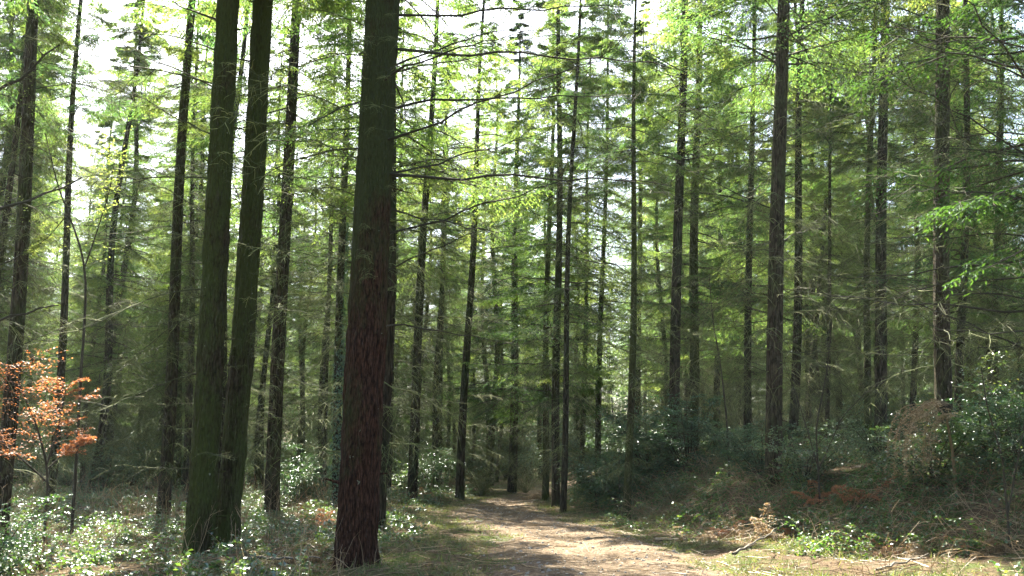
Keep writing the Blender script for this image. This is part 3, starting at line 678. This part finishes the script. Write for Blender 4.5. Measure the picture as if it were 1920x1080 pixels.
for i in range(210):
    yy = 33 + 75 * rgs.random() ** .8; xx = rgs.uniform(-.56, .56) * yy
    if float(path_dist(xx, yy)) < 1.2: continue
    px_ = proj(xx, yy, 1)[0]
    sec = [s for s in sectors if s[0] <= px_ < s[1]][0][2]
    me = (holly + greens)[int(rgs.integers(6))]; sc = rgs.uniform(.8, 1.3) * np.interp(yy, [33, 60, 108], [.85, 1.3, 2.2])
    link('woodland_bush', me, None, 'distant undergrowth bush, ' + sec, 'bush', 'distant bushes ' + sec, None,
         Matrix.Translation((xx, yy, float(gz(xx, yy)))) @ Matrix.Rotation(rgs.uniform(0, 6.28), 4, 'Z') @ Matrix.Scale(sc, 4))

# bracken clumps (dead fronds)
def make_bracken(seed, n_f, L0, L1, rise0, rise1, droop, mats):
    global rng
    rng = np.random.default_rng(seed); A = Acc()
    P, L = arcs(np.zeros(1), np.zeros(1), n_f, L0, L1, rise0, rise1, droop, 8, .15, .03, .0)
    P[..., 2] -= P[:, :1, 2]
    A.tubes(P, np.linspace(.006, .002, 8)[None], 3, 0, rng.random(n_f))
    T = grow(P, 20, .25, 1, .34, .06, 65, .35, 4, .04, .05, .15)
    A.tubes(T, np.full((1, 4), .0018), 3, 0)
    leafy(A, T, 12, .045, .016, 1, .05)
    return A.mesh('fronds', mats)
brk = [make_bracken(301 + i, 9, .6, 1.1, 35, 75, .8, [straw_m, rust_m]) for i in range(3)]
brp = [make_bracken(311 + i, 14, .8, 1.4, 40, 85, 1.0, [straw_m, straw_m]) for i in range(2)]
rng = np.random.default_rng(6)
for px, Yd, sc, me, lb in ((1345, 19.5, .9, brk[0], 'rust and straw bracken clump at the foot of the slope below the holly row'),
                           (1385, 18.6, .8, brp[0], 'pale collapsed bracken clump beside the rust one at the slope foot'),
                           (1470, 18.5, .75, brk[1], 'rust bracken clump below the thick trunk on the right bank'),
                           (1655, 16.0, .6, brk[2], 'small orange bracken clump low in the dark brambles'),
                           (1790, 15.2, .55, brk[0], 'reddish bracken tuft near the right edge under the bushes'),
                           (800, 36, 1.1, brk[1], 'orange bracken clump glowing in the sun left of the slender trunk'),
                           (600, 22, .9, brk[2], 'rusty bracken left of the thickest trunk, half way back'),
                           (590, 14.8, .7, brp[1], 'pale dry fern clump just left of the thickest trunk foot'),
                           (470, 14.2, .5, brk[1], 'small rusty fern tuft right of the twin trunks'),
                           (1000, 38, .9, brp[0], 'pale fern clump on the low bank where the track disappears'),
                           (1290, 21.5, .6, brp[1], 'dry fern clump on the slope in front of the holly row'),
                           (1320, 18.2, .65, brp[0], 'sunlit pale fern heap at the edge of the grassy slope, left of the rust clump'),
                           (1430, 17.4, 1.0, brp[1], 'large straw coloured fern heap behind the crossed grey sticks'),
                           (1600, 18.2, 1.0, brk[2], 'broad brown bracken clump on the bank below the slim mossy trunk'),
                           (1530, 19.0, 1.0, brk[0], 'brown bracken clump at the foot of the leafless multi stemmed sapling'),
                           (1700, 15.4, .8, brp[0], 'limp straw coloured fern heap below the arching bracken'),
                           (1850, 14.6, .7, brp[1], 'dry fern heap low at the right edge'),
                           (1560, 17.0, .7, brp[1], 'straw coloured fern clump low on the right bank')):
    shrub(px, Yd, sc, me, lb, 'bracken_clump', 'bracken', 'dead bracken clumps')
# arching dead bracken heap: long pale fronds hanging over the bush
rng = np.random.default_rng(61)
A = Acc(); n_ = 17; s = np.linspace(0, 1, 10)
c0 = unproj(1775, 758, 17.0); 
P = np.zeros((n_, 10, 3)); Lh = U(.45, .95, n_)
P[..., 0] = c0.x + U(-.25, .15, n_)[:, None] - (Lh[:, None] * np.sin(s * 1.5)) * .85
P[..., 1] = 17.0 + U(-.4, .3, n_)[:, None] + U(-.2, .2, n_)[:, None] * s
P[..., 2] = c0.z + U(-.25, .05, n_)[:, None] + .12 * np.sin(s * 3) - 1.15 * s ** 2.4 * U(.6, 1.05, n_)[:, None]
A.tubes(P, np.linspace(.006, .003, 10)[None], 3, 0, rng.random(n_))
T = grow(P, 16, .1, 1, .22, .1, 60, .5, 4, .06); A.tubes(T, np.full((1, 4), .002), 3, 0, rng.random(len(T))); leafy(A, T, 8, .05, .022, 0, tb=.45)
st = np.stack([np.array([[c0.x + .1, 17.1, float(gz(c0.x, 17.1)) - .05], [c0.x + .08, 17.1, c0.z - .8], [c0.x, 17.05, c0.z - .2], [c0.x - .2, 17.0, c0.z]])])
A.tubes(st, np.array([[.03, .025, .018, .01]]), 5, 0)
link('arching_bracken', A.mesh('arching_bracken', [straw_m]), None, 'pale pinkish dead bracken arching down over a bush on the right bank', 'bracken')

# saplings
def sapling(name, stems, Yd, rad, label, mats, m1, m2, lf, lw, t0=.3, len0=.35, ang=50, droop=.1, lift=.3, tb=0.0, tw=.004):
    A = Acc(); e0 = None; allP = []
    for st_, r_ in zip(stems, rad):
        P = np.array([list(unproj(a, b, Yd + c)) for a, b, c in st_])
        tt = np.linspace(0, len(P) - 1, 16); P = np.stack([np.interp(tt, np.arange(len(P)), P[:, q]) for q in range(3)], -1)
        P[1:-1] = (P[:-2] + P[1:-1] * 2 + P[2:]) / 4
        if e0 is None:
            e0 = P[0].copy(); e0[2] = float(gz(e0[0], e0[1]))
            P[0, 2] = min(P[0, 2], e0[2] - .05)
        allP.append(P[None] - e0)
        A.tubes(P[None] - e0, np.linspace(r_, r_ * .3, 16)[None], 7, 0)
    root = place_empty(name, Matrix.Translation(Vector(e0)), label, None, 'tree')
    link('stem', A.mesh('stem', [mats[0]], True), root)
    B = Acc(); P = np.concatenate(allP)
    T = grow(P, m1, t0, 1, len0, len0 * .6, ang, droop, 6, .08, lift, .5); B.tubes(T, np.linspace(tw, tw * .4, 6)[None], 4, 0)
    T2 = grow(T, m2, .15, 1, .5, .25, 48, droop, 4, .07, .15, .4); B.tubes(T2, np.linspace(tw * .6, tw * .35, 4)[None], 3, 0)
    if lf: leafy(B, T2, 7, lf, lw, 1, .2, 1.5, tb=tb); leafy(B, T, 5, lf, lw, 1, .4, 1.5, tb=tb)
    link('crown', B.mesh('crown', mats), root)
rng = np.random.default_rng(8)
sapling('beech_sapling', [[(90, 925, 0), (88, 870, 0), (70, 800, -.2), (40, 730, -.5), (25, 690, -.7)], [(88, 870, 0), (108, 810, .2), (120, 750, .3), (125, 720, .4)],
                          [(90, 905, 0), (40, 860, -.2), (-20, 810, -.4), (-40, 770, -.5)], [(88, 880, 0), (130, 840, .2), (160, 820, .4)]], 15.5, [.022, .016, .016, .012],
        'young beech with rusty orange dead leaves at the left edge', [limb_m, rust_m], 18, 10, .05, .024, .27, .38, 58, .08, .15)
sapling('forked_sapling', [[(142, 905, 0), (150, 720, 0), (162, 560, 0), (158, 480, 0), (128, 400, .1), (105, 340, .2), (85, 250, .3)], [(159, 500, 0), (180, 440, 0), (205, 360, 0), (215, 300, 0)],
                           [(128, 400, 0), (95, 440, 0), (60, 470, 0)]], 20, [.035, .018, .012],
        'thin forked sapling with pale young leaves, left of the hazy conifer', [limb_m, needle], 12, 6, .06, .035, .45, .30, 45, 0, .4, tb=.6)
sapling('bent_sapling', [[(1366, 850, 0), (1362, 780, 0), (1352, 690, 0), (1336, 600, 0), (1330, 520, 0)]], 24, [.03],
        'thin bent leafless sapling behind the fresher green bush', [limb_m, needle], 9, 5, 0, 0, .2, .3)
sapling('hazel_sapling', [[(1535, 900, 0), (1530, 800, 0), (1550, 700, 0), (1560, 600, 0)], [(1535, 880, 0), (1500, 760, 0), (1470, 680, 0)], [(1535, 880, 0), (1580, 780, 0), (1640, 720, 0)]], 19, [.02, .014, .014],
        'leafless multi stemmed sapling on the bank between the thick trunk and the mossy one', [limb_m, needle], 12, 7, 0, 0, .2, .35)
sapling('elder_sapling', [[(1890, 980, 0), (1880, 860, 0), (1850, 760, 0), (1840, 690, 0)], [(1890, 960, 0), (1920, 800, 0), (1930, 700, 0)]], 14.5, [.02, .016],
        'twiggy sapling among the brambles at the right edge', [limb_m, bramble_m], 12, 7, .05, .03, .2, .35)

# ivy on the ivy covered conifer
e6 = t6[0]; rng = np.random.default_rng(9); A = Acc(); n_ = 5200
zz = U(0, 9, n_); an = U(0, 6.283, n_); rr = t6[2] * (1 - zz / t6[3]) ** .7 + U(.0, .14, n_) * np.clip(1.2 - zz / 9, .2, 1)
p = np.stack([rr * np.cos(an), rr * np.sin(an), zz], -1); o_ = np.stack([np.cos(an), np.sin(an), np.full(n_, .3)], -1)
A.leaves(p, np.stack([np.cos(an) * .4, np.sin(an) * .4, -np.ones(n_)], -1) + U(-.5, .5, n_, 3), o_ + U(-.4, .4, n_, 3), .07, .055, 0)
link('ivy', A.mesh('ivy', [holly_m]), e6)

# fallen branches
def stick(name, pts, r, label, mat=None):
    P = np.array(pts, float); tt = np.linspace(0, len(P) - 1, 12); P = np.stack([np.interp(tt, np.arange(len(P)), P[:, q]) for q in range(3)], -1)
    P += rng.normal(0, .012, P.shape); A = Acc(); A.tubes(P[None], np.linspace(r, r * .45, 12)[None], 8, 0)
    T = grow(P[None], 4, .3, .9, .18, .1, 45, 0, 4); A.tubes(T, np.linspace(r * .3, r * .12, 4)[None], 5, 0)
    link(name, A.mesh(name, [mat or deadwood], True), None, label, 'fallen branch', 'fallen branches at the foot of the bank')
def on(px, py, Yd, dz=.04):
    q = unproj(px, py, Yd); return (q.x, Yd, float(gz(q.x, Yd)) + dz)
stick('fallen_branch', [on(1372, 1010, 15.6), on(1440, 965, 16.4, .2)], .022, 'pale grey bare stick leaning on the bank, left one of the crossed pair')
stick('fallen_branch', [on(1400, 1000, 15.9, .05), on(1415, 960, 16.6, .1), on(1470, 940, 17.2, .3)], .016, 'longer grey stick rising into the brambles, right one of the crossed pair')
stick('fallen_branch', [on(1230, 975, 19.5), on(1320, 965, 19.3, .06), on(1375, 940, 19.6, .15)], .035, 'weathered branch lying along the slope foot below the rust bracken')
stick('fallen_branch', [on(1640, 1020, 13.8), on(1740, 1005, 14.2, .08)], .02, 'thin grey stick on the grass below the dark brambles')
stick('fallen_branch', [on(480, 1040, 14.6, .1), on(600, 1035, 14.4, .16)], .022, 'pale stick in the brambles just left of the thickest trunk')
# ------------------------------------------------------------------ haze
def box(name, lo, hi):
    A = Acc(); x0, y0, z0 = lo; x1, y1, z1 = hi
    A.add([(x0,y0,z0),(x1,y0,z0),(x1,y1,z0),(x0,y1,z0),(x0,y0,z1),(x1,y0,z1),(x1,y1,z1),(x0,y1,z1)],
          [(0,3,2,1),(4,5,6,7),(0,1,5,4),(1,2,6,5),(2,3,7,6),(3,0,4,7)])
    return A
m = bpy.data.materials.new('haze'); m.use_nodes = True; n = m.node_tree; n.nodes.clear()
pv = n.nodes.new('ShaderNodeVolumePrincipled'); pv.inputs['Color'].default_value = (.86, .95, 1, 1); pv.inputs['Density'].default_value = HAZE
pv.inputs['Anisotropy'].default_value = .3
o = n.nodes.new('ShaderNodeOutputMaterial'); n.links.new(pv.outputs[0], o.inputs['Volume'])
if HAZE > 0: link('haze', box('haze', (-200, -70, -3), (200, 300, 33)).mesh('haze', [m]), kind='stuff')
